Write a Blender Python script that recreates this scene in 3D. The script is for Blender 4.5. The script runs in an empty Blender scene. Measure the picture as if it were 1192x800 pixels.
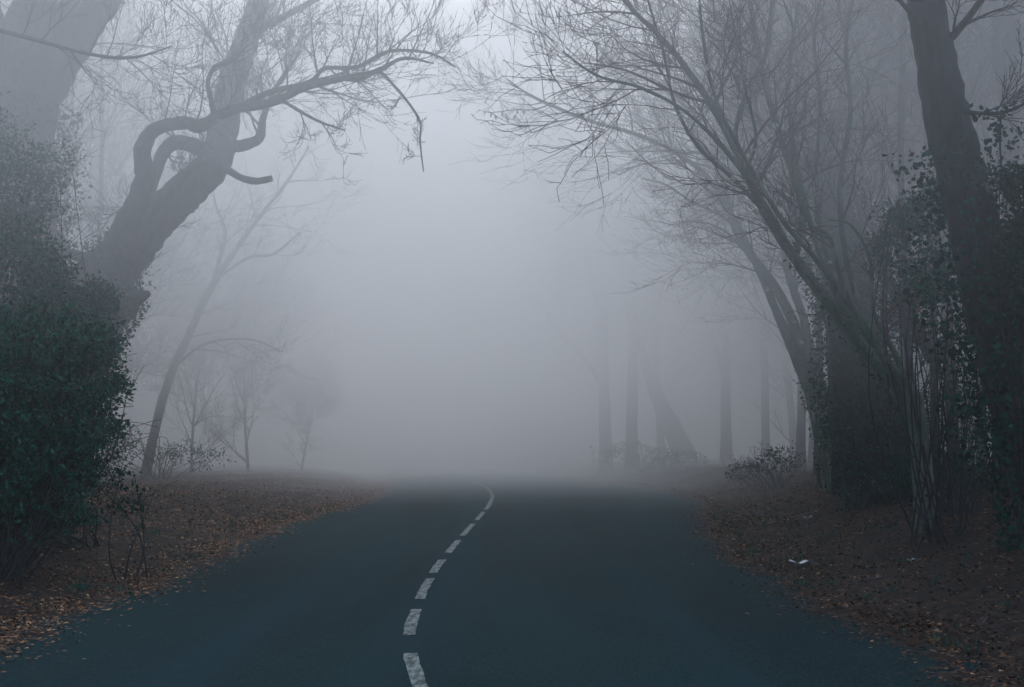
import bpy, math, random
from mathutils import Vector
import numpy as np

S = bpy.context.scene
COL = S.collection
R = math.radians

# ------------------------------------------------------------------ camera
CAM = Vector((0, 0, 1.55))
FPX = 1656.0                      # focal length in px of the 1192 px wide photograph (50 mm)
PITCH = math.atan(120 / FPX)
cd = bpy.data.cameras.new('camera'); cam = bpy.data.objects.new('camera', cd); COL.objects.link(cam)
cam.location = CAM; cam.rotation_euler = (math.pi/2 + PITCH, 0, 0)
cd.lens = 36 * FPX / 1192; cd.sensor_width = 36; cd.clip_start = .05; cd.clip_end = 2000
S.camera = cam

def at(px, py, d):
    """pixel of the photograph at ground distance d -> point in the place"""
    u = (px - 596) / FPX; v = (400 - py) / FPX
    c, s = math.cos(PITCH), math.sin(PITCH)
    dx, dy, dz = u, c - v * s, s + v * c
    t = d / dy
    return Vector((CAM.x + dx * t, CAM.y + d, CAM.z + dz * t))

# ------------------------------------------------------------------ materials
def mat(name):
    m = bpy.data.materials.new(name); m.use_nodes = True
    nt = m.node_tree; b = nt.nodes['Principled BSDF']
    b.inputs['Specular IOR Level'].default_value = .15
    return m, nt, b
def noise(nt, scale, detail=5, rough=.6, coord='Object', stretch=None):
    tc = nt.nodes.new('ShaderNodeTexCoord'); n = nt.nodes.new('ShaderNodeTexNoise')
    n.inputs['Scale'].default_value = scale; n.inputs['Detail'].default_value = detail; n.inputs['Roughness'].default_value = rough
    src = tc.outputs[coord]
    if stretch:
        mp = nt.nodes.new('ShaderNodeMapping'); mp.inputs['Scale'].default_value = stretch
        nt.links.new(src, mp.inputs['Vector']); src = mp.outputs['Vector']
    nt.links.new(src, n.inputs['Vector'])
    return n.outputs['Fac']
def ramp(nt, fac, stops):
    r = nt.nodes.new('ShaderNodeValToRGB'); e = r.color_ramp.elements
    while len(e) < len(stops): e.new(.5)
    for i, (p, c) in enumerate(stops):
        e[i].position = p; e[i].color = (*c, 1) if len(c) == 3 else c
    nt.links.new(fac, r.inputs['Fac']); return r.outputs['Color']
def mixc(nt, fac, a, b, mode='MIX'):
    m = nt.nodes.new('ShaderNodeMix'); m.data_type = 'RGBA'; m.blend_type = mode
    for sock, v in ((m.inputs[0], fac), (m.inputs[6], a), (m.inputs[7], b)):
        if hasattr(v, 'is_linked') or hasattr(v, 'links'): nt.links.new(v, sock)
        elif isinstance(v, (int, float)): sock.default_value = v
        else: sock.default_value = (*v, 1)
    return m.outputs[2]
def bump(nt, b, fac, strength, dist):
    n = nt.nodes.new('ShaderNodeBump'); n.inputs['Strength'].default_value = strength; n.inputs['Distance'].default_value = dist
    nt.links.new(fac, n.inputs['Height']); nt.links.new(n.outputs['Normal'], b.inputs['Normal'])

def bark(name, dark, light, moss, moss_amt=.5):
    m, nt, b = mat(name)
    n1 = noise(nt, 9, 6, .7, stretch=(1, 1, .25))
    c = ramp(nt, n1, [(.35, dark), (.68, light)])
    n2 = noise(nt, 1.6, 5, .7)
    f = ramp(nt, n2, [(.62 - moss_amt * .3, (0, 0, 0)), (.78 - moss_amt * .3, (1, 1, 1))])
    c = mixc(nt, f, c, moss)
    n3 = noise(nt, 3.5, 4, .6)
    sp = ramp(nt, n3, [(.66, (0, 0, 0)), (.7, (1, 1, 1))])
    c = mixc(nt, sp, c, tuple(min(1, x * 1.8) for x in light))
    nt.links.new(c, b.inputs['Base Color']); b.inputs['Roughness'].default_value = .9
    bump(nt, b, n1, .8, .03)
    return m
M = {}
M['bark_oak'] = bark('oak_bark', (.03, .034, .037), (.115, .118, .12), (.04, .065, .052), .4)
M['bark_dark'] = bark('dark_bark', (.010, .014, .017), (.06, .072, .078), (.018, .034, .028), .4)
M['bark_moss'] = bark('mossy_bark', (.05, .065, .058), (.22, .25, .21), (.05, .12, .08), .55)
M['bark_pale'] = bark('pale_bark', (.06, .062, .062), (.15, .155, .15), (.06, .075, .065), .4)  # on the oak bough this paleness stands in for haze
M['twig'] = bark('twig_bark', (.06, .058, .062), (.12, .112, .116), (.06, .07, .064), .3)
M['twig_red'] = bark('reddish_twig_bark', (.085, .065, .075), (.16, .12, .13), (.05, .05, .045), .1)

def leafmat(name, stops, rough=.55, spec=.25):
    m, nt, b = mat(name)
    g = nt.nodes.new('ShaderNodeNewGeometry')
    c = ramp(nt, g.outputs['Random Per Island'], stops)
    nt.links.new(c, b.inputs['Base Color']); b.inputs['Roughness'].default_value = rough
    b.inputs['Specular IOR Level'].default_value = spec
    return m
M['holly'] = leafmat('holly_leaf', [(0, (.002, .032, .026)), (.5, (.006, .085, .062)), (.88, (.018, .15, .105)), (1, (.05, .2, .14))], .6, .08)
M['ivy'] = leafmat('ivy_leaf', [(0, (.002, .022, .018)), (.6, (.005, .055, .040)), (1, (.018, .11, .075))], .65, .05)
M['litter'] = leafmat('fallen_leaf', [(0, (.02, .014, .012)), (.35, (.065, .034, .022)), (.65, (.18, .085, .042)), (.9, (.36, .17, .075)), (1, (.55, .34, .18))], .7, .2)
M['litter_shaded'] = leafmat('shaded_fallen_leaf', [(0, (.012, .009, .008)), (.45, (.035, .02, .015)), (.75, (.09, .045, .026)), (.94, (.2, .10, .05)), (1, (.4, .26, .15))], .7, .1)  # darker copy of the leaf colours, shade of the right-hand corner painted in
M['dead_leaf'] = leafmat('withered_leaf', [(0, (.05, .03, .025)), (1, (.12, .065, .045))], .8, .1)

m, nt, b = mat('asphalt'); M['asphalt'] = m
g1 = noise(nt, 48, 6, .85, stretch=(1, .35, 1)); g4 = noise(nt, 1.1, 2, .5, stretch=(1, .02, 1)); g2 = noise(nt, .55, 6, .62, stretch=(1, .22, 1)); g3 = noise(nt, 9, 5, .7)
c = ramp(nt, g2, [(.3, (.0006, .013, .018)), (.7, (.0030, .036, .042))])
c = mixc(nt, ramp(nt, g1, [(.46, (0, 0, 0)), (.66, (1, 1, 1))]), c, (.021, .047, .053))
c = mixc(nt, ramp(nt, g4, [(.5, (0, 0, 0)), (.66, (.8, .8, .8))]), c, (.007, .036, .049))
c = mixc(nt, ramp(nt, g3, [(.5, (0, 0, 0)), (.8, (.4, .4, .4))]), c, (.005, .014, .018))
nt.links.new(c, b.inputs['Base Color']); b.inputs['Roughness'].default_value = .9; b.inputs['Specular IOR Level'].default_value = .04
bump(nt, b, g1, .8, .012)

m, nt, b = mat('worn_road_paint'); M['paint'] = m
g1 = noise(nt, 22, 6, .75, stretch=(1, .22, 1))
c = ramp(nt, g1, [(.42, (.010, .03, .035)), (.56, (.15, .20, .20)), (.78, (.31, .36, .355))])
nt.links.new(c, b.inputs['Base Color']); b.inputs['Roughness'].default_value = .7

m, nt, b = mat('leafy_soil'); M['soil'] = m
g1 = noise(nt, 7, 8, .75); g2 = noise(nt, .5, 4, .6)
c = ramp(nt, g1, [(.3, (.012, .012, .012)), (.5, (.035, .026, .022)), (.62, (.07, .043, .03)), (.75, (.11, .068, .045))])
c = mixc(nt, ramp(nt, g2, [(.4, (0, 0, 0)), (.65, (.7, .7, .7))]), c, (.02, .02, .019))
nt.links.new(c, b.inputs['Base Color']); b.inputs['Roughness'].default_value = .95
bump(nt, b, g1, 1, .05)

m, nt, b = mat('damp_paper'); M['paper'] = m
g1 = noise(nt, 20, 3, .6)
nt.links.new(ramp(nt, g1, [(.3, (.5, .53, .53)), (.7, (.8, .82, .8))]), b.inputs['Base Color'])

# ------------------------------------------------------------------ mesh building
class MB:
    def __init__(s): s.v = []; s.f = []
    def tube(s, pts, rad, sides=8, cap=True, rough=0, rng=None):
        n = len(pts)
        base = len(s.v)
        t = (pts[1] - pts[0]).normalized()
        a = t.cross(Vector((.3, 1, .2))).normalized()
        for i, p in enumerate(pts):
            if i == 0: t = pts[1] - pts[0]
            elif i == n - 1: t = pts[-1] - pts[-2]
            else: t = pts[i + 1] - pts[i - 1]
            if t.length < 1e-6: t = Vector((0, 0, 1))
            t.normalize()
            a = a - t * a.dot(t)
            if a.length < 1e-4: a = t.orthogonal()
            a.normalize(); bb = t.cross(a)
            for k in range(sides):
                an = 2 * math.pi * k / sides
                r = rad[i] * (1 + (rng.uniform(-rough, rough) if rng else 0))
                q = p + a * (math.cos(an) * r) + bb * (math.sin(an) * r)
                s.v.append((q.x, q.y, q.z))
        for i in range(n - 1):
            for k in range(sides):
                k2 = (k + 1) % sides
                s.f.append((base + i * sides + k, base + i * sides + k2, base + (i + 1) * sides + k2, base + (i + 1) * sides + k))
        if cap and sides > 3:
            s.f.append(tuple(base + k for k in range(sides - 1, -1, -1)))
            s.f.append(tuple(base + (n - 1) * sides + k for k in range(sides)))
    def leaf(s, p, d, nrm, ln, wd, fold=.25):
        side = d.cross(nrm)
        if side.length < 1e-4: return
        side.normalize(); nn = side.cross(d).normalized()
        b0 = len(s.v)
        for q in (p, p + d * ln * .5 + side * wd * .5 + nn * wd * fold, p + d * ln, p + d * ln * .5 - side * wd * .5 + nn * wd * fold):
            s.v.append((q.x, q.y, q.z))
        s.f.append((b0, b0 + 1, b0 + 2)); s.f.append((b0, b0 + 2, b0 + 3))
    def build(s, name, material, parent=None, smooth=True, loc=None):
        me = bpy.data.meshes.new(name)
        off = loc or (parent.location if parent else Vector((0, 0, 0)))
        me.from_pydata([(x - off[0], y - off[1], z - off[2]) for x, y, z in s.v], [], s.f)
        if smooth: me.polygons.foreach_set('use_smooth', [True] * len(me.polygons))
        me.materials.append(material); me.update()
        o = bpy.data.objects.new(name, me); COL.objects.link(o)
        if parent: o.parent = parent
        elif loc: o.location = loc
        return o
def tag(o, label=None, cat=None, group=None, kind=None):
    if label: o['label'] = label
    if cat: o['category'] = cat
    if group: o['group'] = group
    if kind: o['kind'] = kind
    return o
def empty(name, loc, label, cat, group=None):
    o = bpy.data.objects.new(name, None); COL.objects.link(o); o.location = loc; o.empty_display_size = .2
    return tag(o, label, cat, group)
def rvec(rng):
    while True:
        v = Vector((rng.uniform(-1, 1), rng.uniform(-1, 1), rng.uniform(-1, 1)))
        if .01 < v.length < 1: return v.normalized()
def interp(x, xs, ys):
    return float(np.interp(x, xs, ys))
def crom(pts, rad, sub=6):
    """Catmull-Rom through the points, radii alongside"""
    P = [pts[0] * 2 - pts[1]] + list(pts) + [pts[-1] * 2 - pts[-2]]
    op, orr = [], []
    for i in range(1, len(P) - 2):
        for k in range(sub):
            t = k / sub
            a, b_, c_, d = P[i - 1], P[i], P[i + 1], P[i + 2]
            q = .5 * ((2 * b_) + (c_ - a) * t + (2 * a - 5 * b_ + 4 * c_ - d) * t * t + (3 * b_ - a - 3 * c_ + d) * t ** 3)
            op.append(q); orr.append(rad[i - 1] * (1 - t) + rad[i] * t)
    op.append(pts[-1].copy()); orr.append(rad[-1])
    return op, orr

# ------------------------------------------------------------------ branching
def grow(mb, p, d, ln, r, lvl, rng, up=.05, wig=.22, kids=(7, 6, 4), spread=.68):
    seg = max(4, int(ln / .28)) if lvl < 2 else 4
    seg = min(seg, 14)
    pts, rad = [p.copy()], [r]
    dirs = [d.copy()]
    cur = p.copy(); dd = d.copy()
    kink = rvec(rng) * .12
    for i in range(seg):
        kink = (kink + rvec(rng) * .12) * .8
        dd = (dd + rvec(rng) * wig * .6 + kink * .6 + Vector((0, 0, up))).normalized()
        cur = cur + dd * (ln / seg)
        pts.append(cur.copy()); dirs.append(dd.copy())
        rad.append(max(r * (1 - .8 * (i + 1) / seg), .0035))
    mb.tube(pts, rad, (6, 5, 4, 3)[min(lvl, 3)], cap=False)
    k = kids[lvl] if lvl < len(kids) else 0
    if k <= 0: return
    for j in range(k):
        t = rng.uniform(.2, 1) if j else 1.0
        i = min(int(t * seg), seg)
        perp = dirs[i].cross(rvec(rng)).normalized()
        nd = (dirs[i] * rng.uniform(.55, 1.1) + perp * spread * rng.uniform(.5, 1.1) + Vector((0, 0, .12))).normalized()
        grow(mb, pts[i], nd, ln * rng.uniform(.4, .74), max(rad[i] * rng.uniform(.45, .7), .004), lvl + 1, rng, up, wig * .95, kids, spread)
def sprout(mb, pts, rad, n, rng, t0=.15, t1=1, ln=(1.5, 3), kids=(7, 5, 3), bias=Vector((0, 0, .3)), up=.04, rmax=.05, lvl=0, wig=.24):
    N = len(pts) - 1
    for j in range(n):
        t = t0 + (t1 - t0) * (j + rng.random()) / n
        i = min(int(t * N), N - 1)
        ax = (pts[i + 1] - pts[i]).normalized()
        perp = ax.cross(rvec(rng)).normalized()
        d = (ax * .5 + perp * .9 + bias).normalized()
        L = rng.uniform(*ln)
        grow(mb, pts[i], d, L, min(rad[i] * .55, rmax) * rng.uniform(.6, 1), lvl, rng, up, wig, kids)
def foliage(mb, c, rx, ry, rz, n, size, rng, shell=.5, clump=9, crad=.22, droop=.2):
    """leaf clumps through an ellipsoid, uneven outline"""
    lob = [(rvec(rng), rng.uniform(.55, 1.15)) for _ in range(16)]
    for _ in range(n // clump):
        u = rvec(rng)
        w = sum(f * max(0, u.dot(l)) ** 5 for l, f in lob) / (sum(max(0, u.dot(l)) ** 5 for l, f in lob) + .02)
        rr = (shell + (1 - shell) * rng.random()) * w * rng.uniform(.75, 1.12)
        q = c + Vector((u.x * rx * rr, u.y * ry * rr, u.z * rz * rr))
        for _k in range(clump):
            o = rvec(rng) * crad * rng.random()
            d = (rvec(rng) + u * .6 + Vector((0, 0, -droop))).normalized()
            s = size * rng.uniform(.55, 1.2)
            mb.leaf(q + o, d, rvec(rng), s, s * rng.uniform(.45, .6))
def ivy_on(mb, pts, rad, n, size, rng, t0=0, t1=1, thick=.25, fade=True):
    N = len(pts) - 1
    for _ in range(n):
        t = t0 + (t1 - t0) * rng.random()
        if fade and rng.random() < ((t - t0) / (t1 - t0)) ** 2 * .8: continue
        f = t * N; i = min(int(f), N - 1)
        p = pts[i].lerp(pts[i + 1], f - i)
        ax = (pts[i + 1] - pts[i]).normalized(); u = ax.cross(rvec(rng)).normalized()
        bulge = .5 + .5 * math.sin(t * 23 + u.x * 3) * math.sin(t * 11 + 1)
        q = p + u * (rad[i] + thick * rng.random() * (.35 + bulge))
        s = size * rng.uniform(.5, 1.2)
        mb.leaf(q, (rvec(rng) + u * .5 + Vector((0, 0, -.3))).normalized(), (u + rvec(rng) * .8), s, s * .75, .1)

# ------------------------------------------------------------------ the lie of the land
def centre(y):
    x = interp(y, [-20, 4, 7, 9.2, 10.6, 12, 15, 18, 22, 26, 31, 36, 42], [.3, .3, -.25, -.6, -.755, -.85, -.93, -.94, -.88, -.8, -.69, -.6, -.57])
    if y > 40: x -= .0023 * (y - 40) ** 2 if y < 90 else .0023 * 2500 + .23 * (y - 90)
    return x
def left_edge(y):
    b = interp(y, [-20, 8, 11, 18, 25, 31, 36, 60, 300], [-3.9, -4, -4.1, -4.1, -4.5, -4.6, -4.3, -4.4, -4.4])
    if y > 40: b += centre(y) + .57
    return b + .10 * math.sin(y * 1.3) + .06 * math.sin(y * 3.7 + 1)
def right_edge(y):
    b = interp(y, [-20, 10, 16, 22, 30, 38, 50, 62, 300], [3.3, 3.15, 3.1, 3.3, 4.2, 5.3, 5.9, 5.5, 5])
    if y > 40: b += (centre(y) + .57)
    return b + .10 * math.sin(y * 1.1 + 2) + .06 * math.sin(y * 3.1)
def hsm(a, b_, x):
    t = max(0, min(1, (x - a) / (b_ - a))); return t * t * (3 - 2 * t)
def land(x, y):
    l, r = left_edge(y), right_edge(y)
    d = max(l - x, x - r)
    if d < -.6: return -.06
    hh = .62 if x > r else .62 - .30 * hsm(20, 40, y)
    z = -.06 + .075 * hsm(-.6, 0.0, d) + hh * hsm(0, 3.2 if x > r else 4.2, d) + .03 * max(0, d - 2.5)
    z += .035 * (hsm(-.6, -.2, d)) * (math.sin(x * 5.3 + y * 1.9) * math.sin(y * 2.7 - x * 2) * .6 + .5 * math.sin(y * 6.1 + x * 9) * math.sin(x * 11 - y * 2.2))
    if d > 0:
        a = min(1, d / 1.5)
        z += a * (.06 * math.sin(x * 1.7 + y * .6) * math.sin(y * .9 - x * .4) + .03 * math.sin(x * 4.1 + 1) * math.sin(y * 3.3))
    return z
def foot(px, d):
    """point on the land in the column px at distance d"""
    x = (px - 596) / FPX * d / math.cos(PITCH)
    return Vector((x, d, land(x, d)))

# ground sheet
ys = list(np.arange(-25, 6, 1.0)) + list(np.arange(6, 40, .16)) + list(np.arange(40, 80, .8)) + list(np.arange(80, 420, 10))
us = list(np.arange(-70, -14, 4)) + list(np.arange(-14, -5.4, .3)) + list(np.arange(-5.4, -3.2, .11)) + list(np.arange(-3.2, 2.4, .5)) + list(np.arange(2.4, 6.2, .11)) + list(np.arange(6.2, 14, .3)) + list(np.arange(14, 110, 5))
us = [-300, -150] + us + [200, 320]
mb = MB()
for y in ys:
    sh = centre(y) + .57 if y > 40 else 0
    for u in us: mb.v.append((u + sh, y, land(u + sh, y)))
W = len(us)
for j in range(len(ys) - 1):
    for i in range(W - 1): mb.f.append((j * W + i, j * W + i + 1, (j + 1) * W + i + 1, (j + 1) * W + i))
tag(mb.build('ground', M['soil']), kind='structure')

# road
mb = MB()
ry = list(np.arange(-22, 60, .25)) + list(np.arange(60, 300, 1.0))
K = 12
def camber(x, y):
    l, r = left_edge(y), right_edge(y); t = (x - (l + r) / 2) / ((r - l) / 2)
    return .045 * (1 - min(1, t * t))
for y in ry:
    l, r = left_edge(y) - .4, right_edge(y) + .4
    for k in range(K + 1):
        x = l + (r - l) * k / K
        mb.v.append((x, y, camber(x, y) + 0))
for j in range(len(ry) - 1):
    for k in range(K): mb.f.append((j * (K + 1) + k, j * (K + 1) + k + 1, (j + 1) * (K + 1) + k + 1, (j + 1) * (K + 1) + k))
road = tag(mb.build('road', M['asphalt']), kind='structure')

def stripe(y0, y1, w=.102):
    mb = MB(); n = max(3, int((y1 - y0) / .25)); rng = random.Random(int(y0 * 10))
    for i in range(n + 1):
        y = y0 + (y1 - y0) * i / n
        c = centre(y); dx = (centre(y + .1) - centre(y - .1)) / .2
        nx, ny = 1 / math.hypot(1, dx), -dx / math.hypot(1, dx)
        for s in (-1, 1):
            ww = s * w / 2 * (1 + rng.uniform(-.13, .10))
            X, Y = c + nx * ww, y + ny * ww
            mb.v.append((X, Y, camber(X, Y) + .006))
    for i in range(n): mb.f.append((2 * i, 2 * i + 1, 2 * i + 3, 2 * i + 2))
    o = mb.build('lane_marking', M['paint'], road); o['kind'] = 'structure'
for a, b_ in ((2.2, 4.6), (7.4, 10.5), (11.5, 13.3), (14.2, 16.4), (17.1, 19.1), (20.3, 23.1), (24.2, 27.9), (29.4, 33.0)):
    stripe(a, b_)
stripe(34.2, 110, .11)

# ------------------------------------------------------------------ fallen leaves
def litter(name, label, side, n, seed):
    rng = random.Random(seed); mb = MB(); c = 0
    while c < n:
        y = 7 + 55 * rng.random() ** 1.5
        e = left_edge(y) if side < 0 else right_edge(y)
        off = rng.gauss(.08, .28) if rng.random() < .16 else rng.random() ** 1.1 * 7
        cl = .5 + .5 * math.sin(y * 1.1 + off * 1.7) * math.sin(off * 2.3 - y * .4)
        if off > 0 and rng.random() > .55 + .45 * cl: continue
        x = e + side * off
        z = max(land(x, y), camber(x, y) if off < 0.35 else -1) + .006
        s = rng.uniform(.022, .062) * (1 if y < 25 else 1.3)
        tilt = (.3 if off < 0 else .9)
        nrm = (Vector((0, 0, 1)) + rvec(rng) * tilt * rng.random()).normalized()
        d = nrm.cross(rvec(rng)).normalized()
        mb.leaf(Vector((x, y, z + rng.random() * .025)), d, nrm, s, s * rng.uniform(.5, .8), rng.uniform(-.3, .3))
        c += 1
    return tag(mb.build(name, M['litter' if side < 0 else 'litter_shaded'], smooth=False), label, 'fallen leaves', kind='stuff')
litter('leaf_litter', 'orange brown fallen leaves on the bank left of the road', -1, 80000, 3)
litter('leaf_litter', 'dull brown fallen leaves on the bank right of the road', 1, 80000, 4)

def sticks(name, label, side, n, seed):
    rng = random.Random(seed)
    for i in range(n):
        y = rng.uniform(10.5, 24); x = (left_edge(y) if side < 0 else right_edge(y)) + side * rng.uniform(.3, 2.6)
        a = rng.uniform(0, 6.28); L = rng.uniform(.25, .6); pts = []
        for k in range(6):
            q = Vector((x + math.cos(a) * L * k / 5, y + math.sin(a) * L * k / 5, 0)); a += rng.uniform(-.2, .2)
            q.z = land(q.x, q.y) + .02 + .02 * math.sin(k * 1.3); pts.append(q)
        mb = MB(); mb.tube(pts, [.011, .010, .009, .008, .006, .004], 6)
        mb.tube([pts[2], pts[2] + Vector((rng.uniform(-.1, .1), rng.uniform(-.1, .1), .05)), pts[2] + Vector((rng.uniform(-.2, .2), rng.uniform(-.2, .2), .06))], [.006, .005, .003], 5)
        tag(mb.build(name, M['twig'], loc=pts[0]), label, 'stick', 'fallen sticks lying on the verges')
sticks('fallen_stick', 'thin grey stick lying among fallen leaves on the left verge', -1, 7, 5)
sticks('fallen_stick', 'thin grey stick lying among fallen leaves on the right verge', 1, 9, 6)
def grass(label, side, n, seed):
    rng = random.Random(seed); mb = MB()
    for _ in range(n):
        y = rng.uniform(9, 34); x = (left_edge(y) if side < 0 else right_edge(y)) + side * (rng.random() ** 1.6 * 3.5 + .05)
        if math.sin(y * 2.1 + x) * math.sin(x * 3 - y * .7) < .15: continue
        for k in range(rng.randint(5, 11)):
            p = Vector((x + rng.gauss(0, .03), y + rng.gauss(0, .03), 0)); p.z = land(p.x, p.y) - .005
            d = (Vector((rng.uniform(-.6, .6), rng.uniform(-.6, .6), 1))).normalized()
            mb.leaf(p, d, rvec(rng), rng.uniform(.04, .13), .007, .1)
    tag(mb.build('grass', M['holly'], smooth=False), label, 'grass', kind='stuff')
grass('sparse short grass blades poking through the leaves on the left verge', -1, 900, 15)
grass('sparse short grass blades poking through the leaves on the right verge', 1, 900, 16)

# pale scraps on the right verge
def scrap(px, py_d, size, label, seed):
    rng = random.Random(seed); p = foot(px, py_d) + Vector((0, 0, .02)); mb = MB()
    n = 7
    for i in range(n + 1):
        for k in range(4):
            x = (i / n - .5) * size * 2 * (1 - .12 * k * rng.random()); y = (k / 3 - .5) * size * (1 + .3 * math.sin(i * 2)) * (1 - abs(i / n - .5))
            z = .25 * size * (math.sin(i * 1.4 + seed) * .4 + .4 + (k - 1.5) ** 2 * .25) + rng.random() * .02
            mb.v.append((p.x + x, p.y + y, p.z + z))
    for i in range(n):
        for k in range(3): mb.f.append((i * 4 + k, i * 4 + k + 1, (i + 1) * 4 + k + 1, (i + 1) * 4 + k))
    tag(mb.build('paper_scrap', M['paper'], loc=p), label, 'litter', 'pale scraps on the right verge')
scrap(930, 18.0, .2, 'largest crumpled white scrap lying at the edge of the road', 1)
scrap(941, 25, .16, 'small white scrap lying on the leaves behind the larger one', 2)
scrap(1059, 16, .075, 'small white scrap lying among leaves nearest the big dark trunk', 3)

# ------------------------------------------------------------------ trees
def limb(mb, px, rad, sides=10, rng=None, rough=.09, sub=6):
    pts = [p if isinstance(p, Vector) else at(*p) for p in px]
    P, Rr = crom(pts, rad, sub)
    mb.tube(P, Rr, sides, True, rough, rng)
    return P, Rr
def rpx(w, d): return w * d / FPX / 2           # drawn width in px -> radius

# --- twisted oak on the left
rng = random.Random(11)
D = 27
b0 = foot(45, D)
oak = empty('twisted_oak_tree', b0, 'gnarled oak on the left with a snaking limb and a blunt broken bough', 'tree')
tr = MB(); tw = MB()
T1 = limb(tr, [b0 - Vector((0, 0, .4)), (60, 480, D), (85, 400, D), (112, 335, D), (150, 292, D), (188, 250, D - .2), (222, 218, D - .4), (243, 196, D - .5)],
          [rpx(w, D) for w in (120, 92, 80, 72, 54, 44, 43, 36)], 24, rng, .10, 12)
L1 = limb(tr, [(120, 320, D), (148, 262, D - .5), (168, 212, D - .9), (166, 175, D - 1.2), (180, 151, D - 1.4), (214, 143, D - 1.6), (232, 147, D - 1.7), (252, 136, D - 1.8), (278, 126, D - 2), (318, 119, D - 2.3), (352, 103, D - 2.5), (396, 92, D - 2.8), (436, 84, D - 3), (470, 68, D - 3.2), (505, 74, D - 3.3)],
          [rpx(w, D - 2) for w in (40, 34, 26, 21, 17, 15, 16, 13, 12, 10, 9, 7, 6, 4, 2)], 10, rng)
L2 = limb(tr, [(278, 126, D - 2), (312, 108, D - 2.2), (360, 96, D - 2.5), (378, 80, D - 2.6), (416, 78, D - 2.8), (452, 60, D - 3), (500, 62, D - 3.2), (530, 78, D - 3.3)],
          [rpx(w, D - 2) for w in (9, 7, 6, 5, 5, 4, 3, 2)], 8, rng)
L3 = limb(tr, [(150, 290, D), (178, 246, D - .8), (200, 222, D - 1), (222, 196, D - 1.1), (240, 186, D - 1.1)], [rpx(w, D) for w in (16, 12, 9, 8, 4)], 8, rng)
L4 = limb(tr, [(236, 202, D - .5), (262, 198, D - .8), (280, 207, D - 1), (298, 211, D - 1.1), (316, 208, D - 1.2)], [rpx(w, D) for w in (20, 9, 8, 8, 7)], 8, rng)
L5 = limb(tr, [(250, 137, D - 1.8), (246, 118, D - 2), (242, 96, D - 2.1), (250, 78, D - 2.2), (268, 70, D - 2.3), (290, 52, D - 2.4)], [rpx(w, D) for w in (7, 6, 5, 5, 4, 2)], 8, rng)
L6 = limb(tr, [(120, 322, D), (95, 300, D - .5), (68, 292, D - .8), (30, 268, D - 1), (0, 236, D - 1.3)], [rpx(w, D) for w in (26, 14, 10, 8, 5)], 8, rng)
L7 = limb(tr, [(90, 390, D), (128, 372, D - .6), (152, 352, D - 1), (172, 342, D - 1.3)], [rpx(w, D) for w in (50, 38, 24, 8)], 10, rng)
L8 = limb(tr, [(396, 92, D - 2.8), (420, 92, D - 2.9), (440, 84, D - 3), (455, 96, D - 3.1), (474, 118, D - 3.2), (489, 142, D - 3.2), (489, 165, D - 3.2), (493, 200, D - 3.2)],
          [rpx(w, D) for w in (5, 5, 4, 3.5, 3, 2.6, 2.4, 1.2)], 6, rng)
L9 = limb(tr, [(330, 118, D - 2.3), (368, 140, D - 2.5), (402, 152, D - 2.6)], [rpx(w, D) for w in (4, 3, 1.5)], 6, rng)
# upper bough, haze painted in as paler bark, rising away from the road
bo = MB()
B1 = limb(bo, [(236, 206, D - .3), (252, 186, D + .2), (260, 150, D + 1), (267, 110, D + 2), (276, 75, D + 3), (291, 35, D + 4.5), (306, -20, D + 6), (320, -110, D + 7), (350, -220, D + 8)],
          [rpx(w, D + 6) for w in (34, 32, 30, 31, 29, 27, 24, 17, 9)], 12, rng)
B2 = limb(bo, [(256, 200, D + .6), (246, 182, D + .5), (226, 170, D + .3), (205, 166, D), (190, 178, D), (180, 206, D), (168, 250, D)], [rpx(w, D) for w in (18, 19, 19, 18, 16, 14, 10)], 10, rng)
B3 = limb(bo, [(262, 172, D + .5), (284, 169, D + .5), (302, 160, D + .4), (307, 135, D + .4), (322, 100, D + .5), (350, 60, D + .6)], [rpx(w, D) for w in (14, 14, 12, 8, 5, 3)], 8, rng)
B4 = limb(bo, [(291, 40, D + 4.5), (330, 20, D + 4.5), (380, -10, D + 4.5), (430, -60, D + 7)], [rpx(w, D + 7) for w in (11, 8, 6, 4)], 8, rng)
B5 = limb(bo, [(306, -20, D + 6), (280, -60, D + 6), (230, -110, D + 9)], [rpx(w, D + 9) for w in (13, 9, 5)], 8, rng)
for (P, Rr), n, t0, ln in ((B1, 16, .3, (1.5, 3.6)), (B3, 9, .4, (.8, 2)), (B4, 12, .2, (1.2, 3)), (B5, 8, .2, (1.2, 3)), (B2, 3, .3, (.4, 1))):
    sprout(tw, P, Rr, n, rng, t0, 1, ln, (6, 5, 4), Vector((0, 0, .25)), .03, .03)
# knots
for (a, b_, c, w) in ((166, 178, D - 1.2, 14), (232, 148, D - 1.7, 11), (243, 200, D - .5, 30)):
    q = at(a, b_, c); r = rpx(w, D)
    tr.tube([q + Vector((-r, 0, -r * .8)), q + Vector((-r * .4, 0, -r * .3)), q + Vector((r * .4, 0, r * .3)), q + Vector((r, 0, r * .6))], [r * .6, r * 1.15, r * 1.1, r * .5], 10, True, .12, rng)
for (P, Rr), n, ln in ((L1, 16, (.8, 1.7)), (L2, 14, (.6, 1.4)), (T1, 4, (.5, 1.3)), (L6, 10, (.6, 1.8)), (L5, 6, (.6, 1.6)), (L8, 5, (.15, .4)), (L9, 4, (.3, .8)), (L3, 3, (.4, .9)), (L7, 3, (.5, 1.2))):
    sprout(tw, P, Rr, n, rng, .3, 1, ln, (4, 4, 3), Vector((.05, 0, .45)), .06, .022)
tr.build('trunk', M['bark_oak'], oak); bo.build('bough', M['bark_pale'], oak); tw.build('crown', M['twig'], oak)
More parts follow.
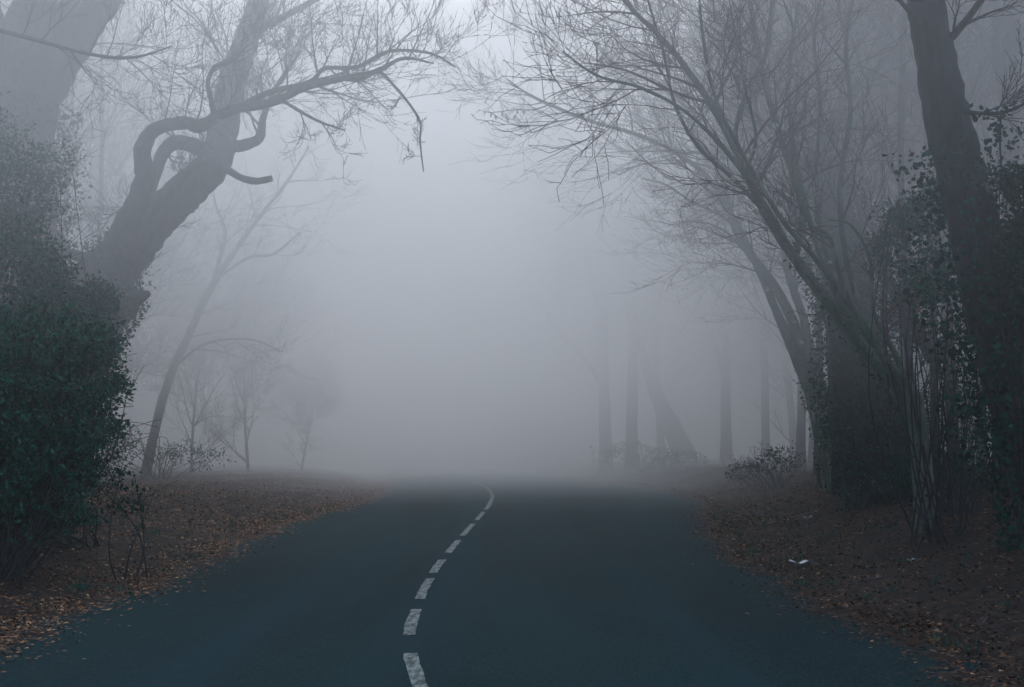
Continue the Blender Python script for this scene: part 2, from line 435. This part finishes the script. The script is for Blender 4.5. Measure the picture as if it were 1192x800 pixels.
iv = MB(); ivy_on(iv, T1[0], T1[1], 8000, .085, rng, 0, .58, .28); ivy_on(iv, L7[0], L7[1], 1500, .08, rng, 0, .8, .15)
iv.build('ivy', M['ivy'], oak, False)

def hand_tree(name, label, limbs, barkm, twigm, seed, tw_spec, base, ivy=None, group=None, cat='tree'):
    rng = random.Random(seed)
    e = empty(name, base, label, cat, group); tr = MB(); tw = MB(); res = []
    for px, w, sides in limbs:
        P = [p if isinstance(p, Vector) else at(*p) for p in px]
        rad = [rpx(a, q.y) for a, q in zip(w, P)]
        res.append(limb(tr, P, rad, sides, rng))
    for i, n, t0, ln, kids in tw_spec:
        sprout(tw, res[i][0], res[i][1], n, rng, t0, 1, ln, kids, Vector((0, -.05, .3)), .03, .03)
    tr.build('trunk', barkm, e)
    if tw.v: tw.build('crown', twigm, e)
    if ivy:
        iv = MB()
        for i, n, s, t0, t1, th in ivy: ivy_on(iv, res[i][0], res[i][1], n, s, rng, t0, t1, th)
        iv.build('ivy', M['ivy'], e, False)
    return e, res
K3 = (5, 4, 3); K3s = (4, 4, 2)
# --- big forked trunk top left
d = 27
hand_tree('forked_tree', 'massive forked tree in the top left corner with ivy on its trunk',
    [([foot(25, d) - Vector((0, 0, .3)), (22, 420, d), (24, 300, d), (28, 210, d), (34, 140, d), (52, 90, d), (80, 42, d), (112, -5, d), (150, -60, d), (200, -140, d)], (120, 96, 84, 74, 62, 62, 62, 56, 46, 24), 14),
     ([(30, 200, d), (24, 130, d), (26, 80, d), (34, 30, d), (46, -20, d), (50, -120, d)], (60, 52, 50, 54, 52, 30), 12),
     ([(20, 150, d), (4, 90, d), (-14, 20, d), (-30, -60, d)], (44, 36, 34, 26), 10),
     ([(0, 36, d - 5), (40, 46, d - 5), (90, 60, d - 5), (130, 67, d - 5), (162, 66, d - 5), (200, 54, d - 5)], (5, 5, 4, 4, 3, 1.5), 6)],
    M['bark_oak'], M['twig'], 22, [(0, 14, .55, (2, 4), K3), (1, 8, .4, (2, 4), K3), (2, 8, .2, (2, 4), K3), (3, 12, .1, (.5, 1.4), K3s)], foot(25, d),
    [(0, 10000, .10, .0, .5, .5)])
# --- leaning sapling left
d = 46
hand_tree('leaning_sapling', 'slim leaning young tree standing on the left bank clear of the holly',
    [([foot(170, d) - Vector((0, 0, .2)), (183, 490, d), (198, 438, d), (222, 385, d), (246, 335, d), (274, 292, d), (304, 250, d), (334, 212, d), (360, 170, d)], (13, 11, 10, 9, 8, 6, 5, 4, 2), 8),
     ([(246, 335, d), (256, 300, d), (262, 270, d), (250, 235, d), (246, 200, d)], (6, 5, 4, 3, 1.5), 6),
     ([(250, 326, d), (290, 300, d), (318, 296, d), (350, 270, d)], (4, 3.5, 3, 1.5), 6),
     ([(205, 425, d), (240, 400, d), (290, 395, d), (330, 410, d)], (4, 3, 2, 1), 6)],
    M['bark_pale'], M['twig'], 23, [(0, 16, .3, (.9, 2.4), K3s), (1, 6, .2, (.6, 1.6), K3s), (2, 6, .2, (.6, 1.6), K3s), (3, 5, .2, (.6, 1.6), K3s)], foot(170, d))

# --- right side: the near dark trunk
d = 14.5
nb = foot(1238, d)
hand_tree('dark_leaning_tree', 'thick dark leaning trunk nearest on the right, swathed in ivy low down',
    [([nb - Vector((-.05, 0, .3)), (1204, 500, d), (1168, 400, d), (1145, 310, d), (1122, 215, d), (1103, 140, d), (1090, 70, d), (1078, 5, d), (1066, -80, d), (1040, -200, d)], (104, 84, 70, 62, 56, 52, 46, 42, 38, 22), 18),
     ([(1092, 60, d), (1120, 30, d - .2), (1150, -10, d - .4), (1190, -60, d - .6)], (10, 9, 7, 5), 8),
     ([(1108, 130, d - .2), (1140, 132, d - .5), (1168, 131, d - .6), (1200, 118, d - .7)], (5, 5, 4, 3), 6),
     ([(1165, 131, d - .6), (1164, 165, d - .6), (1166, 200, d - .6)], (3, 2.5, 2), 6)],
    M['bark_dark'], M['twig'], 31, [(0, 5, .7, (1, 2), K3s), (1, 6, .2, (.5, 1.4), K3s), (2, 5, .2, (.3, .8), K3s)], nb,
    [(0, 7500, .075, .0, .52, .5), (2, 90, .06, .2, 1, .05), (3, 60, .06, 0, 1, .05)])

# --- ivy-clad trunk further back, right
d = 24
ib = foot(1036, d)
hand_tree('ivy_clad_tree', 'stout trunk thickly clad in ivy behind the mossy leaning stems',
    [([ib - Vector((0, 0, .3)), (1010, 500, d), (1000, 430, d), (990, 350, d), (978, 280, d), (965, 220, d), (950, 196, d), (962, 165, d), (984, 122, d), (1008, 92, d), (1040, 60, d), (1075, 20, d), (1100, -40, d)], (92, 76, 64, 56, 46, 34, 18, 15, 13, 9, 7, 5, 3), 12),
     ([(950, 200, d), (930, 182, d), (900, 165, d - .3), (880, 130, d - .5), (885, 90, d - .6), (895, 40, d - .6), (905, -30, d - .6)], (12, 8, 6, 5, 5, 4, 3), 8),
     ([(975, 150, d), (1010, 150, d), (1030, 158, d), (1042, 176, d)], (5, 4, 3, 1.5), 6),
     ([(1085, 420, d - 3), (1060, 370, d - 2.5), (1020, 300, d - 1), (985, 245, d), (950, 200, d)], (14, 13, 11, 9, 8), 8)],
    M['bark_dark'], M['twig'], 32, [(0, 14, .6, (.8, 2.6), K3), (1, 14, .2, (.8, 2.4), K3), (2, 5, .2, (.4, 1), K3s), (3, 8, .1, (.4, 1.2), K3s)], ib,
    [(0, 17000, .068, 0, .60, .40), (3, 500, .08, 0, 1, .12)])

# --- mossy leaning many-stemmed hazel, right
d = 18
hb = foot(1078, d)
hand_tree('mossy_hazel_tree', 'mossy many-stemmed tree on the right leaning far out over the road',
    [([hb - Vector((0, 0, .25)), (1066, 495, d), (1040, 448, d), (1000, 400, d), (962, 350, d), (925, 300, d), (892, 248, d), (866, 195, d), (842, 145, d), (810, 95, d), (775, 50, d), (735, 10, d), (700, -30, d)], (30, 22, 19, 16, 14, 13, 12, 10, 9, 8, 6.5, 5, 3), 10),
     ([hb - Vector((0, 0, .2)), (1072, 480, d - .3), (1050, 440, d - .4), (1020, 405, d - .5), (992, 362, d - .6), (975, 310, d - .7), (965, 275, d - .7), (940, 262, d - .8)], (14, 12, 9, 8, 7, 5, 4, 2), 8),
     ([(925, 300, d), (935, 250, d + .3), (922, 200, d + .6), (905, 150, d + .8), (890, 95, d + 1), (880, 45, d + 1.1), (870, -20, d + 1.2)], (9, 9, 8, 8, 7, 7, 5), 8),
     ([(868, 200, d), (856, 160, d + .3), (868, 110, d + .5), (893, 60, d + .7), (898, 10, d + .8), (900, -50, d + 1)], (6, 6, 6, 5, 5, 4), 8),
     ([(892, 250, d), (870, 205, d - .5), (880, 160, d - .8), (866, 95, d - 1), (860, 40, d - 1)], (7, 5, 4, 3, 2), 6),
     ([(830, 125, d), (842, 100, d + .2), (858, 60, d + .3), (850, 10, d + .3)], (5, 4, 4, 2), 6),
     ([(1000, 400, d), (968, 330, d + .2), (944, 262, d + .4), (925, 180, d + .6), (918, 90, d + .8), (928, 10, d + 1), (935, -60, d + 1)], (8, 7, 7, 6, 5, 4, 3), 8),
     ([(962, 350, d), (918, 285, d - .3), (880, 222, d - .5), (838, 168, d - .7), (795, 128, d - .9), (745, 102, d - 1), (695, 88, d - 1.1), (655, 60, d - 1.2)], (7, 6, 6, 5, 4, 4, 3, 1.5), 8),
     ([(1040, 448, d), (1006, 370, d + .4), (985, 300, d + .6), (978, 220, d + .8), (990, 130, d + 1), (985, 50, d + 1.2), (1000, -40, d + 1.3)], (9, 8, 7, 6, 6, 5, 3), 8),
     ([(892, 248, d), (850, 205, d - .2), (812, 170, d - .3), (785, 120, d - .5), (772, 60, d - .6), (748, -20, d - .7)], (6, 5, 5, 4, 3, 2), 8),
     ([(1052, 470, d - .2), (1022, 405, d - .4), (985, 350, d - .6), (948, 300, d - .8), (915, 262, d - 1), (885, 215, d - 1.1), (835, 120, d - 1.2), (818, 40, d - 1.3), (812, -40, d - 1.4)], (9, 8, 7, 6, 6, 5, 4, 4, 2), 8),
     ([(1030, 430, d + .3), (990, 360, d + .5), (960, 290, d + .8), (950, 210, d + 1), (955, 120, d + 1.2), (948, 40, d + 1.3), (965, -40, d + 1.4)], (8, 7, 6, 5, 5, 4, 2), 8),
     ([(1064, 490, d - .3), (1045, 420, d - .3), (1018, 365, d - .3), (1012, 300, d - .3), (990, 262, d - .3), (965, 256, d - .4)], (8, 7, 5, 4, 3, 1.5), 8)],
    M['bark_moss'], M['twig_red'], 33, [(0, 13, .5, (.8, 2.3), K3s), (1, 8, .3, (.4, 1.2), K3s), (2, 8, .3, (.8, 2), K3s), (3, 6, .3, (.6, 1.5), K3s), (4, 6, .2, (.5, 1.4), K3s), (5, 6, .2, (.5, 1.2), K3s), (6, 9, .3, (.6, 1.6), K3), (7, 8, .35, (.6, 1.7), K3s), (8, 7, .4, (.6, 1.6), K3s), (9, 6, .35, (.6, 1.5), K3s), (10, 6, .4, (.5, 1.4), K3s), (11, 6, .4, (.5, 1.4), K3s), (12, 5, .4, (.5, 1.2), K3s)], hb,
    [(0, 700, .06, 0, .45, .07)])

# --- slender arching saplings behind it
d = 30
sb = foot(972, d)
hand_tree('arching_hazel_tree', 'clump of slender dark stems arching left over the road from beside the ivy trunk',
    [([sb - Vector((0, 0, .2)), (950, 470, d), (925, 410, d), (905, 365, d), (885, 318, d), (862, 270, d), (828, 212, d), (790, 180, d), (745, 158, d), (690, 142, d), (640, 122, d), (612, 108, d), (590, 92, d)], (30, 22, 14, 10, 9, 8, 7, 5, 5, 4, 4, 3, 1.5), 8),
     ([sb + Vector((.1, 0, -.2)), (956, 460, d), (932, 395, d), (900, 330, d), (868, 290, d), (850, 250, d), (838, 200, d), (812, 160, d), (795, 120, d), (760, 95, d), (720, 78, d), (690, 50, d)], (26, 18, 13, 10, 9, 8, 7, 6, 5, 4, 3, 2), 8),
     ([sb + Vector((.2, .2, -.2)), (965, 480, d), (948, 430, d), (935, 370, d), (918, 320, d), (905, 250, d), (880, 180, d), (868, 120, d), (840, 60, d), (830, 0, d)], (22, 16, 12, 10, 9, 7, 6, 5, 4, 3), 8),
     ([(862, 270, d), (838, 250, d), (805, 235, d), (775, 215, d), (748, 208, d)], (4, 3, 3, 2, 1), 6),
     ([(885, 318, d), (862, 285, d), (830, 262, d), (795, 258, d)], (4, 3, 2, 1), 6),
     ([(690, 142, d), (715, 110, d), (750, 85, d), (790, 75, d)], (3, 3, 2, 1), 6)],
    M['bark_moss'], M['twig_red'], 34, [(0, 30, .3, (.7, 2.2), K3), (1, 24, .4, (.9, 2.6), K3), (2, 16, .35, (.9, 2.4), K3), (3, 8, .2, (.4, 1.3), K3s), (4, 8, .2, (.4, 1.3), K3s), (5, 6, .2, (.5, 1.4), K3s)], sb,
    [(0, 420, .08, 0, .14, .14)])

# ------------------------------------------------------------------ woodland trees, generated one by one
def wood_tree(mbt, mbc, base, h, r, rng, lean=(0, 0), forks=2, nb=9, kids=(6, 5, 3), crown_from=.35, ln=None, rmax=.06):
    pts, rad = [], []; n = 12
    wob = rvec(rng) * .25
    ph = rng.uniform(0, 6)
    for i in range(n + 1):
        t = i / n
        pts.append(base + Vector((lean[0] * h * t ** 1.3 + wob.x * math.sin(t * 5 + ph) * t * 1.4, lean[1] * h * t + wob.y * math.sin(t * 6 + ph), h * t - .3 * (1 - t))))
        rad.append(r * (1.35 if i == 0 else 1) * (1 - .82 * t) + .01)
    mbt.tube(pts, rad, 9, True, .08, rng)
    ln = ln or (h * .14, h * .32)
    for k in range(forks):
        t = rng.uniform(.25, .5); i = int(t * n)
        a = rng.uniform(0, 6.28)
        d = Vector((math.cos(a) * .5, math.sin(a) * .5, 1)).normalized()
        L = h * (1 - t) * rng.uniform(.6, .9)
        fp, fr = [pts[i].copy()], [rad[i] * .62]; cur = pts[i].copy()
        for q in range(8):
            d = (d + rvec(rng) * .18 + Vector((0, 0, .06))).normalized(); cur = cur + d * L / 8
            fp.append(cur.copy()); fr.append(rad[i] * .62 * (1 - .8 * (q + 1) / 8))
        mbt.tube(fp, fr, 7, True, .06, rng)
        sprout(mbc, fp, fr, nb - 2, rng, .2, 1, ln, kids, Vector((0, 0, .4)), .03, rmax)
    sprout(mbc, pts, rad, nb, rng, crown_from, 1, ln, kids, Vector((0, 0, .3)), .03, rmax)
    return pts, rad

# px, distance, height, radius, lean x, label, bark, ivy
WOOD = [
 (-30, 40, 15, .30, .05, 'bare tree at the left edge of the picture behind the forked tree', 'bark_oak', 0),
 (70, 44, 15, .20, .02, 'slim bare tree seen through the gap between forked tree and oak limb', 'bark_oak', 0),
 (705, 71, 17, .34, -.02, 'faint thick trunk in fog nearest the road on the right', 'bark_oak', 0),
 (735, 68, 16, .30, .02, 'faint forked tree in fog beside the thick trunk at the road bend', 'bark_oak', 0),
 (770, 70, 13, .22, -.06, 'faint bare tree in fog above the leaning stump', 'bark_oak', 0),
 (845, 66, 15, .26, .01, 'faint upright trunk in fog midway between stump and arching stems', 'bark_oak', 0),
 (890, 64, 16, .20, -.02, 'thin foggy tree just left of the arching stems', 'bark_oak', 0),
 (930, 50, 15, .17, .02, 'thin foggy tree rising behind the arching stems', 'bark_oak', 0),
 (1000, 40, 15, .20, .03, 'grey bare tree behind the top of the ivy clad trunk', 'bark_dark', 0),
 (1052, 34, 15, .15, -.01, 'thin grey tree between ivy clad trunk and big dark trunk', 'bark_dark', 0),
 (1020, 50, 17, .26, -.04, 'pale tree in fog left of the big dark trunk', 'bark_oak', 0),
 (1110, 30, 15, .14, -.03, 'slim leaning tree just right of the big dark trunk top', 'bark_dark', 0),
 (1180, 24, 15, .20, -.01, 'grey trunk rising at the right edge behind the dark leaning one', 'bark_dark', 0),
 (955, 34, 14, .09, -.03, 'very slender grey tree right behind the ivy clad trunk', 'bark_dark', 0),
 (1085, 27, 14, .08, -.02, 'spindly tree beside the left flank of the big dark trunk', 'bark_dark', 0),
 (1140, 36, 15, .12, .02, 'spindly pale tree in the gap right of the big dark trunk', 'bark_pale', 0),
 (1025, 28, 13, .07, .03, 'whip thin tree rising through the holly sprays', 'bark_dark', 0),
 (100, 38, 14, .10, .04, 'slender pale tree in fog above the snaking oak limb', 'bark_pale', 0),
 (972, 29, 14, .09, -.02, 'thin twiggy tree standing over the left shoulder of the ivy clad trunk', 'bark_dark', 0),
 (1062, 23, 13, .07, .01, 'twiggy sapling rising between the rust brown spray and the dark trunk', 'bark_dark', 0),
 (1012, 33, 15, .13, .02, 'mid grey tree with dense twigs above the mossy leaning stems', 'bark_dark', 0),
 (1160, 28, 14, .10, -.04, 'twiggy thin tree leaning in the gap beside the right edge', 'bark_dark', 0),
 (950, 41, 14, .10, .03, 'thin twiggy tree in fog directly above the arching stems', 'bark_dark', 0),
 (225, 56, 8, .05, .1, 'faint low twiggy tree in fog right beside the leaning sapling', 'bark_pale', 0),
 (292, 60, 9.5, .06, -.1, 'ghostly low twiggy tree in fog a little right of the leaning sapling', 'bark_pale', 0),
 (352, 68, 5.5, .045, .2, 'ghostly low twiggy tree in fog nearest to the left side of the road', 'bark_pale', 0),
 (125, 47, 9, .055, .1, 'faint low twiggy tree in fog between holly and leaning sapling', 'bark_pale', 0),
 (1240, 30, 16, .24, -.05, 'trunk standing just beyond the right edge in the undergrowth', 'bark_dark', 1),
]
for i, (px, d, h, r, lean, label, bm, ivyf) in enumerate(WOOD):
    rng = random.Random(100 + i); p = foot(px, d)
    e = empty('bare_tree', p, label, 'tree', 'bare trees standing in the fog'); a, c = MB(), MB()
    P = wood_tree(a, c, p, h, r, rng, (lean, rng.uniform(-.05, .02)), 5 if h < 10 else 2, 14 if px > 900 or h < 10 else 10, (6, 6, 4), .08 if h < 10 else .25 if r < .25 else .35, None, .04)
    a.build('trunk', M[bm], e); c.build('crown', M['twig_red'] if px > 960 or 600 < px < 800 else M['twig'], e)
    if ivyf:
        iv = MB(); ivy_on(iv, P[0], P[1], 3500, .14, rng, 0, .5, .3); iv.build('ivy', M['ivy'], e, False)

# leaning broken stump in the fog, right of the bend
d = 70
hand_tree('leaning_stump', 'dark broken stump leaning left in the fog at the right verge', [([foot(800, d) - Vector((0, 0, .2)), (786, 505, d), (768, 468, d), (752, 425, d), (742, 388, d)], (30, 24, 18, 13, 5), 9)],
    M['bark_dark'], M['twig'], 41, [(0, 5, .3, (.4, 1.5), K3s)], foot(800, d), None, cat='stump')

# far wood on both sides, one mass in the fog
PROTO = []
for k in range(6):
    rng = random.Random(300 + k); mb = MB()
    wood_tree(mb, mb, Vector((0, 0, 0)), 15, (.13, .2, .28, .16, .24, .1)[k], rng, (rng.uniform(-.07, .07), 0), 3, 13, (7, 6, 3), .12, (1.6, 4.6), .05)
    PROTO.append((np.array(mb.v), mb.f))
def far_wood(label, cells, seed):
    rng = random.Random(seed); V = []; F = []; nv = 0
    for (x, y) in cells:
        v, f = PROTO[rng.randrange(6)]
        a = rng.uniform(0, 6.28); sc = rng.uniform(.8, 1.2); c_, s_ = math.cos(a) * sc, math.sin(a) * sc
        V.append(np.stack([v[:, 0] * c_ - v[:, 1] * s_ + x, v[:, 0] * s_ + v[:, 1] * c_ + y, v[:, 2] * sc + land(x, y)], 1))
        F.append((nv, f)); nv += len(v)
    mb = MB(); V = np.concatenate(V)
    loops, starts = [], []; n = 0
    for off, f in F:
        tot = np.array([len(q) for q in f]); fl = np.fromiter((i for q in f for i in q), dtype=np.int32) + off
        starts.append(np.concatenate([[0], np.cumsum(tot)[:-1]]) + n); n += len(fl); loops.append(fl)
    loops = np.concatenate(loops).astype(np.int32); starts = np.concatenate(starts).astype(np.int32)
    me = bpy.data.meshes.new('far_wood'); me.vertices.add(len(V)); me.vertices.foreach_set('co', V.astype(np.float32).ravel())
    me.loops.add(len(loops)); me.loops.foreach_set('vertex_index', loops)
    me.polygons.add(len(starts)); me.polygons.foreach_set('loop_start', starts)
    me.update(calc_edges=True); me.polygons.foreach_set('use_smooth', [True] * len(starts)); me.materials.append(M['bark_oak'])
    o = bpy.data.objects.new('far_wood', me); COL.objects.link(o)
    tag(o, label, 'woodland', kind='stuff')
rng = random.Random(7); cl, cr = [], []
for _ in range(42):
    y = rng.uniform(50, 115); l, r = left_edge(y), right_edge(y)
    cl.append((l - (14 if y < 75 else 6) - 24 * rng.random(), y)); y = rng.uniform(52, 115); cr.append((right_edge(y) + (4.5 if y < 75 else 2.5) + 26 * rng.random(), y))
for _ in range(16):
    y = rng.uniform(26, 50); cl.append((left_edge(y) - 11 - 14 * rng.random(), y)); cr.append((right_edge(y) + 8 + 12 * rng.random(), y))
far_wood('dim mass of bare woodland filling the fog left of the road', cl, 8)
far_wood('dim mass of bare woodland filling the fog right of the road', cr, 9)

# ------------------------------------------------------------------ hollies and undergrowth
def bush(name, label, blobs, material, seed, base, size=.07, stems=6, cat='bush', crad=.2, group=None, shell=.5):
    rng = random.Random(seed); e = empty(name, base, label, cat, group); mb = MB(); st = MB()
    for (px, py, d, rx, ry, rz, n) in blobs:
        c = at(px, py, d)
        foliage(mb, c, rx, ry, rz, n, size, rng, shell, 9, crad)
        for _ in range(stems):
            u = rvec(rng); q = c + Vector((u.x * rx, u.y * ry, abs(u.z) * rz)) * .85
            b_ = Vector((base.x + rng.uniform(-.3, .3), base.y + rng.uniform(-.3, .3), base.z - .1))
            mid = b_.lerp(q, .5) + rvec(rng) * (q - b_).length * .14
            P, Rr = crom([b_, mid, q], [.014, .010, .004], 5); st.tube(P, Rr, 5, False)
            sprout(st, P, Rr, 3, rng, .6, 1, (.25, .6), (4,), Vector((0, 0, .1)), 0, .008, 1)
    mb.build('foliage', material, e, False); st.build('stem', M['bark_dark'], e)
    return e
bush('holly_bush', 'dense dark green holly filling the left edge beside the road', [(-20, 480, 15, 1.25, 1.3, 1.25, 15000), (40, 545, 15.5, .85, .9, .55, 5000), (0, 610, 15.6, .9, .7, .32, 3600), (70, 598, 16.5, .55, .5, .26, 1300), (30, 420, 15.5, .95, 1, .75, 6000), (105, 462, 15.4, .30, .3, .13, 420), (92, 515, 15.2, .28, .3, .12, 380), (88, 405, 15.4, .3, .35, .2, 600)], M['holly'], 51, foot(0, 15.2), .07, 8, crad=.16)
bush('holly_tree', 'tall green holly behind the left bush, reaching up to the oak trunk', [(10, 330, 19, 1.35, 1.4, 1.15, 12000), (75, 380, 19.5, .75, .9, .7, 4500), (108, 350, 20, .42, .6, .42, 2600), (112, 405, 17.5, .33, .4, .42, 1800), (128, 448, 17.5, .3, .4, .2, 700), (118, 495, 17.5, .28, .4, .25, 800), (15, 230, 20.5, .85, 1, .9, 3800), (55, 195, 21, .42, .6, .5, 600), (-20, 170, 21, .9, .9, .8, 2200)], M['holly'], 52, foot(10, 19.5), .075, 6, 'tree', .2)
bush('holly_sapling', 'little holly sapling with sparse dark leaves on the left bank', [(152, 588, 16.5, .26, .25, .26, 110), (135, 560, 16.8, .3, .3, .25, 90)], M['ivy'], 53, foot(148, 16.6), .075, 2, 'bush', .1)
bush('bramble_bush', 'low dusky undergrowth beneath the holly on the left bank', [(95, 545, 19, .7, .9, .42, 1600), (20, 590, 17.5, .9, .9, .35, 1400)], M['ivy'], 54, foot(90, 19), .06, 10)
bush('holly_bush', 'loose airy holly sprays between the ivy clad and the dark trunks', [(1068, 250, 17, .55, .5, .34, 1500), (1040, 290, 17.5, .42, .5, .4, 900), (1085, 320, 17, .45, .6, .5, 1700), (1095, 225, 16.5, .3, .3, .25, 500)], M['holly'], 55, foot(1085, 17.3), .065, 5, crad=.13)
bush('ivy_bush', 'black green bushy ivy mass at the right edge of the picture', [(1205, 300, 14, .55, .7, .9, 9000), (1190, 215, 13.8, .33, .4, .3, 1300), (1205, 420, 15.0, .42, .6, .8, 5000), (1215, 500, 14.5, .6, .8, .7, 6000)], M['ivy'], 56, foot(1210, 14.5), .065, 6, crad=.14)
bush('undergrowth_bush', 'dark tangled undergrowth between the hazel foot and the dark trunk', [(1115, 480, 22, .9, .9, .8, 2600), (1085, 548, 20, .9, .7, .35, 2200), (1120, 400, 22, .6, .6, .6, 1100)], M['ivy'], 57, foot(1110, 19), .06, 16)
bush('withered_bush', 'rust brown withered spray hanging between hazel and dark trunk', [(1050, 355, 20, .38, .4, .25, 650), (1075, 385, 20, .25, .3, .2, 250)], M['dead_leaf'], 58, foot(1090, 20), .06, 5)
bush('undergrowth_bush', 'low dim undergrowth round the foot of the ivy clad trunk', [(1040, 540, 24, .8, .9, .4, 1900), (1000, 560, 25, .5, .7, .2, 500), (1090, 560, 22, .9, .7, .3, 1600)], M['ivy'], 59, foot(1030, 23.5), .07, 14)
bush('undergrowth_bush', 'faint scrub in the fog left of the arching stems', [(905, 535, 40, 1.0, 1, .5, 700), (870, 548, 42, .8, 1, .4, 500)], M['ivy'], 60, foot(900, 40), .09, 14)
bush('undergrowth_bush', 'ghostly scrub round the feet of the far trunks right of the bend', [(735, 528, 66, 2.4, 1.5, .7, 1100), (790, 535, 62, 1.6, 1.5, .6, 700)], M['ivy'], 62, foot(750, 65), .11, 14)
bush('undergrowth_bush', 'faint scrub in the fog behind the leaning sapling', [(215, 530, 46, 1.8, 1.2, .6, 900), (120, 520, 40, 1.6, 1.2, .8, 1500)], M['ivy'], 61, foot(190, 46), .09, 14)

# small dangling tuft of old leaves over the road
rng = random.Random(77); mb = MB(); c0 = at(592, 131, 29)
tuft = empty('hanging_twig', c0, 'thin twig with a few withered leaves hanging above the road', 'twig')
tw = MB(); P, Rr = limb(tw, [(640, 122, 30), (620, 128, 29.5), (600, 128, 29.2), (572, 131, 29), (556, 128, 29)], [.02, .015, .012, .01, .006], 5, rng)
sprout(tw, P, Rr, 8, rng, .2, 1, (.15, .35), (2,), Vector((0, 0, -.2)), -.02, .008, 2)
for px in (572, 576, 584, 590, 593, 600, 603, 609):
    mb = MB(); q = at(px, 130 + rng.uniform(-3, 6), 29); mb.leaf(q, Vector((rng.uniform(-.4, .4), 0, -1)).normalized(), Vector((rng.uniform(-.5, .5), -1, 0)), .13, .05, .1)
    mb.build('withered_leaf', M['dead_leaf'], tuft, False)
tw.build('twig', M['twig'], tuft)

# ------------------------------------------------------------------ fog: one broad bank, denser further in
m = bpy.data.materials.new('fog'); m.use_nodes = True; nt = m.node_tree; nt.nodes.clear()
out = nt.nodes.new('ShaderNodeOutputMaterial'); vs = nt.nodes.new('ShaderNodeVolumeScatter')
vs.inputs['Color'].default_value = (.975, .99, 1.0, 1); vs.inputs['Anisotropy'].default_value = .3
tc = nt.nodes.new('ShaderNodeTexCoord'); sep = nt.nodes.new('ShaderNodeSeparateXYZ'); nt.links.new(tc.outputs['Object'], sep.inputs[0])
def sst(sock, a, b):
    n = nt.nodes.new('ShaderNodeMapRange'); n.interpolation_type = 'SMOOTHSTEP'
    n.inputs['From Min'].default_value = a; n.inputs['From Max'].default_value = b; nt.links.new(sock, n.inputs['Value']); return n.outputs[0]
def mth(op, a, b):
    n = nt.nodes.new('ShaderNodeMath'); n.operation = op
    for k, q in enumerate((a, b)):
        if isinstance(q, (int, float)): n.inputs[k].default_value = q
        else: nt.links.new(q, n.inputs[k])
    return n.outputs[0]
up = mth('MULTIPLY', mth('MULTIPLY', sst(sep.outputs['Z'], 1.2, 6.0), sst(sep.outputs['Y'], 3, 25)), .058)
hi = mth('SUBTRACT', 1.0, mth('MULTIPLY', sst(sep.outputs['Z'], 3, 11), .75))
far = mth('MULTIPLY', mth('MULTIPLY', sst(sep.outputs['Y'], 25, 76), .085), hi)
up = mth('MULTIPLY', up, mth('SUBTRACT', 1.0, mth('MULTIPLY', sst(sep.outputs['Z'], 9, 18), .6)))
wisp = noise(nt, .09, 1, .5)
wf = mth('ADD', mth('MULTIPLY', wisp, 1.4), .3)
nt.links.new(mth('ADD', mth('MULTIPLY', mth('ADD', up, far), wf),   .0018), vs.inputs['Density'])
nt.links.new(vs.outputs[0], out.inputs['Volume'])
v = [(x, y, z) for x in (-130, 130) for y in (-25, 260) for z in (-2, 23)]
me = bpy.data.meshes.new('fog'); me.from_pydata(v, [], [(0, 1, 3, 2), (4, 6, 7, 5), (0, 4, 5, 1), (2, 3, 7, 6), (0, 2, 6, 4), (1, 5, 7, 3)])
m.cycles.volume_sampling = 'DISTANCE'; me.materials.append(m); fog = bpy.data.objects.new('fog', me); COL.objects.link(fog)
tag(fog, 'grey fog hanging over the road and thickening with distance', 'fog', kind='stuff')

# ------------------------------------------------------------------ daylight
EL, AZ = R(42), R(2)      # sun ahead, high, behind cloud
w = bpy.data.worlds.new('World'); S.world = w; w.use_nodes = True
nt = w.node_tree; bg = nt.nodes['Background']
sky = nt.nodes.new('ShaderNodeTexSky'); sky.sky_type = 'NISHITA'; sky.sun_disc = False
sky.sun_elevation = EL; sky.sun_rotation = AZ; sky.dust_density = 4; sky.air_density = 1.0
hs = nt.nodes.new('ShaderNodeHueSaturation'); hs.inputs['Saturation'].default_value = .6
nt.links.new(sky.outputs['Color'], hs.inputs['Color'])
nt.links.new(mixc(nt, 1.0, hs.outputs['Color'], (.86, .955, 1.075), 'MULTIPLY'), bg.inputs['Color'])
bg.inputs['Strength'].default_value = .192
sd = bpy.data.lights.new('sun', 'SUN'); so = bpy.data.objects.new('sun', sd); COL.objects.link(so)
sd.energy = 1.6; sd.angle = R(25); sd.color = (.93, .97, 1)
so.rotation_euler = Vector((math.sin(AZ) * math.cos(EL), math.cos(AZ) * math.cos(EL), math.sin(EL))).to_track_quat('Z', 'Y').to_euler()

S.view_settings.view_transform = 'Standard'; S.view_settings.look = 'None'; S.view_settings.exposure = 0
S.render.engine = 'CYCLES'
cy = S.cycles
cy.use_denoising = True; cy.max_bounces = 7; cy.diffuse_bounces = 2; cy.glossy_bounces = 1; cy.volume_bounces = 5; cy.volume_step_rate = 1.6
cy.transparent_max_bounces = 16; cy.use_adaptive_sampling = True; cy.adaptive_threshold = .02
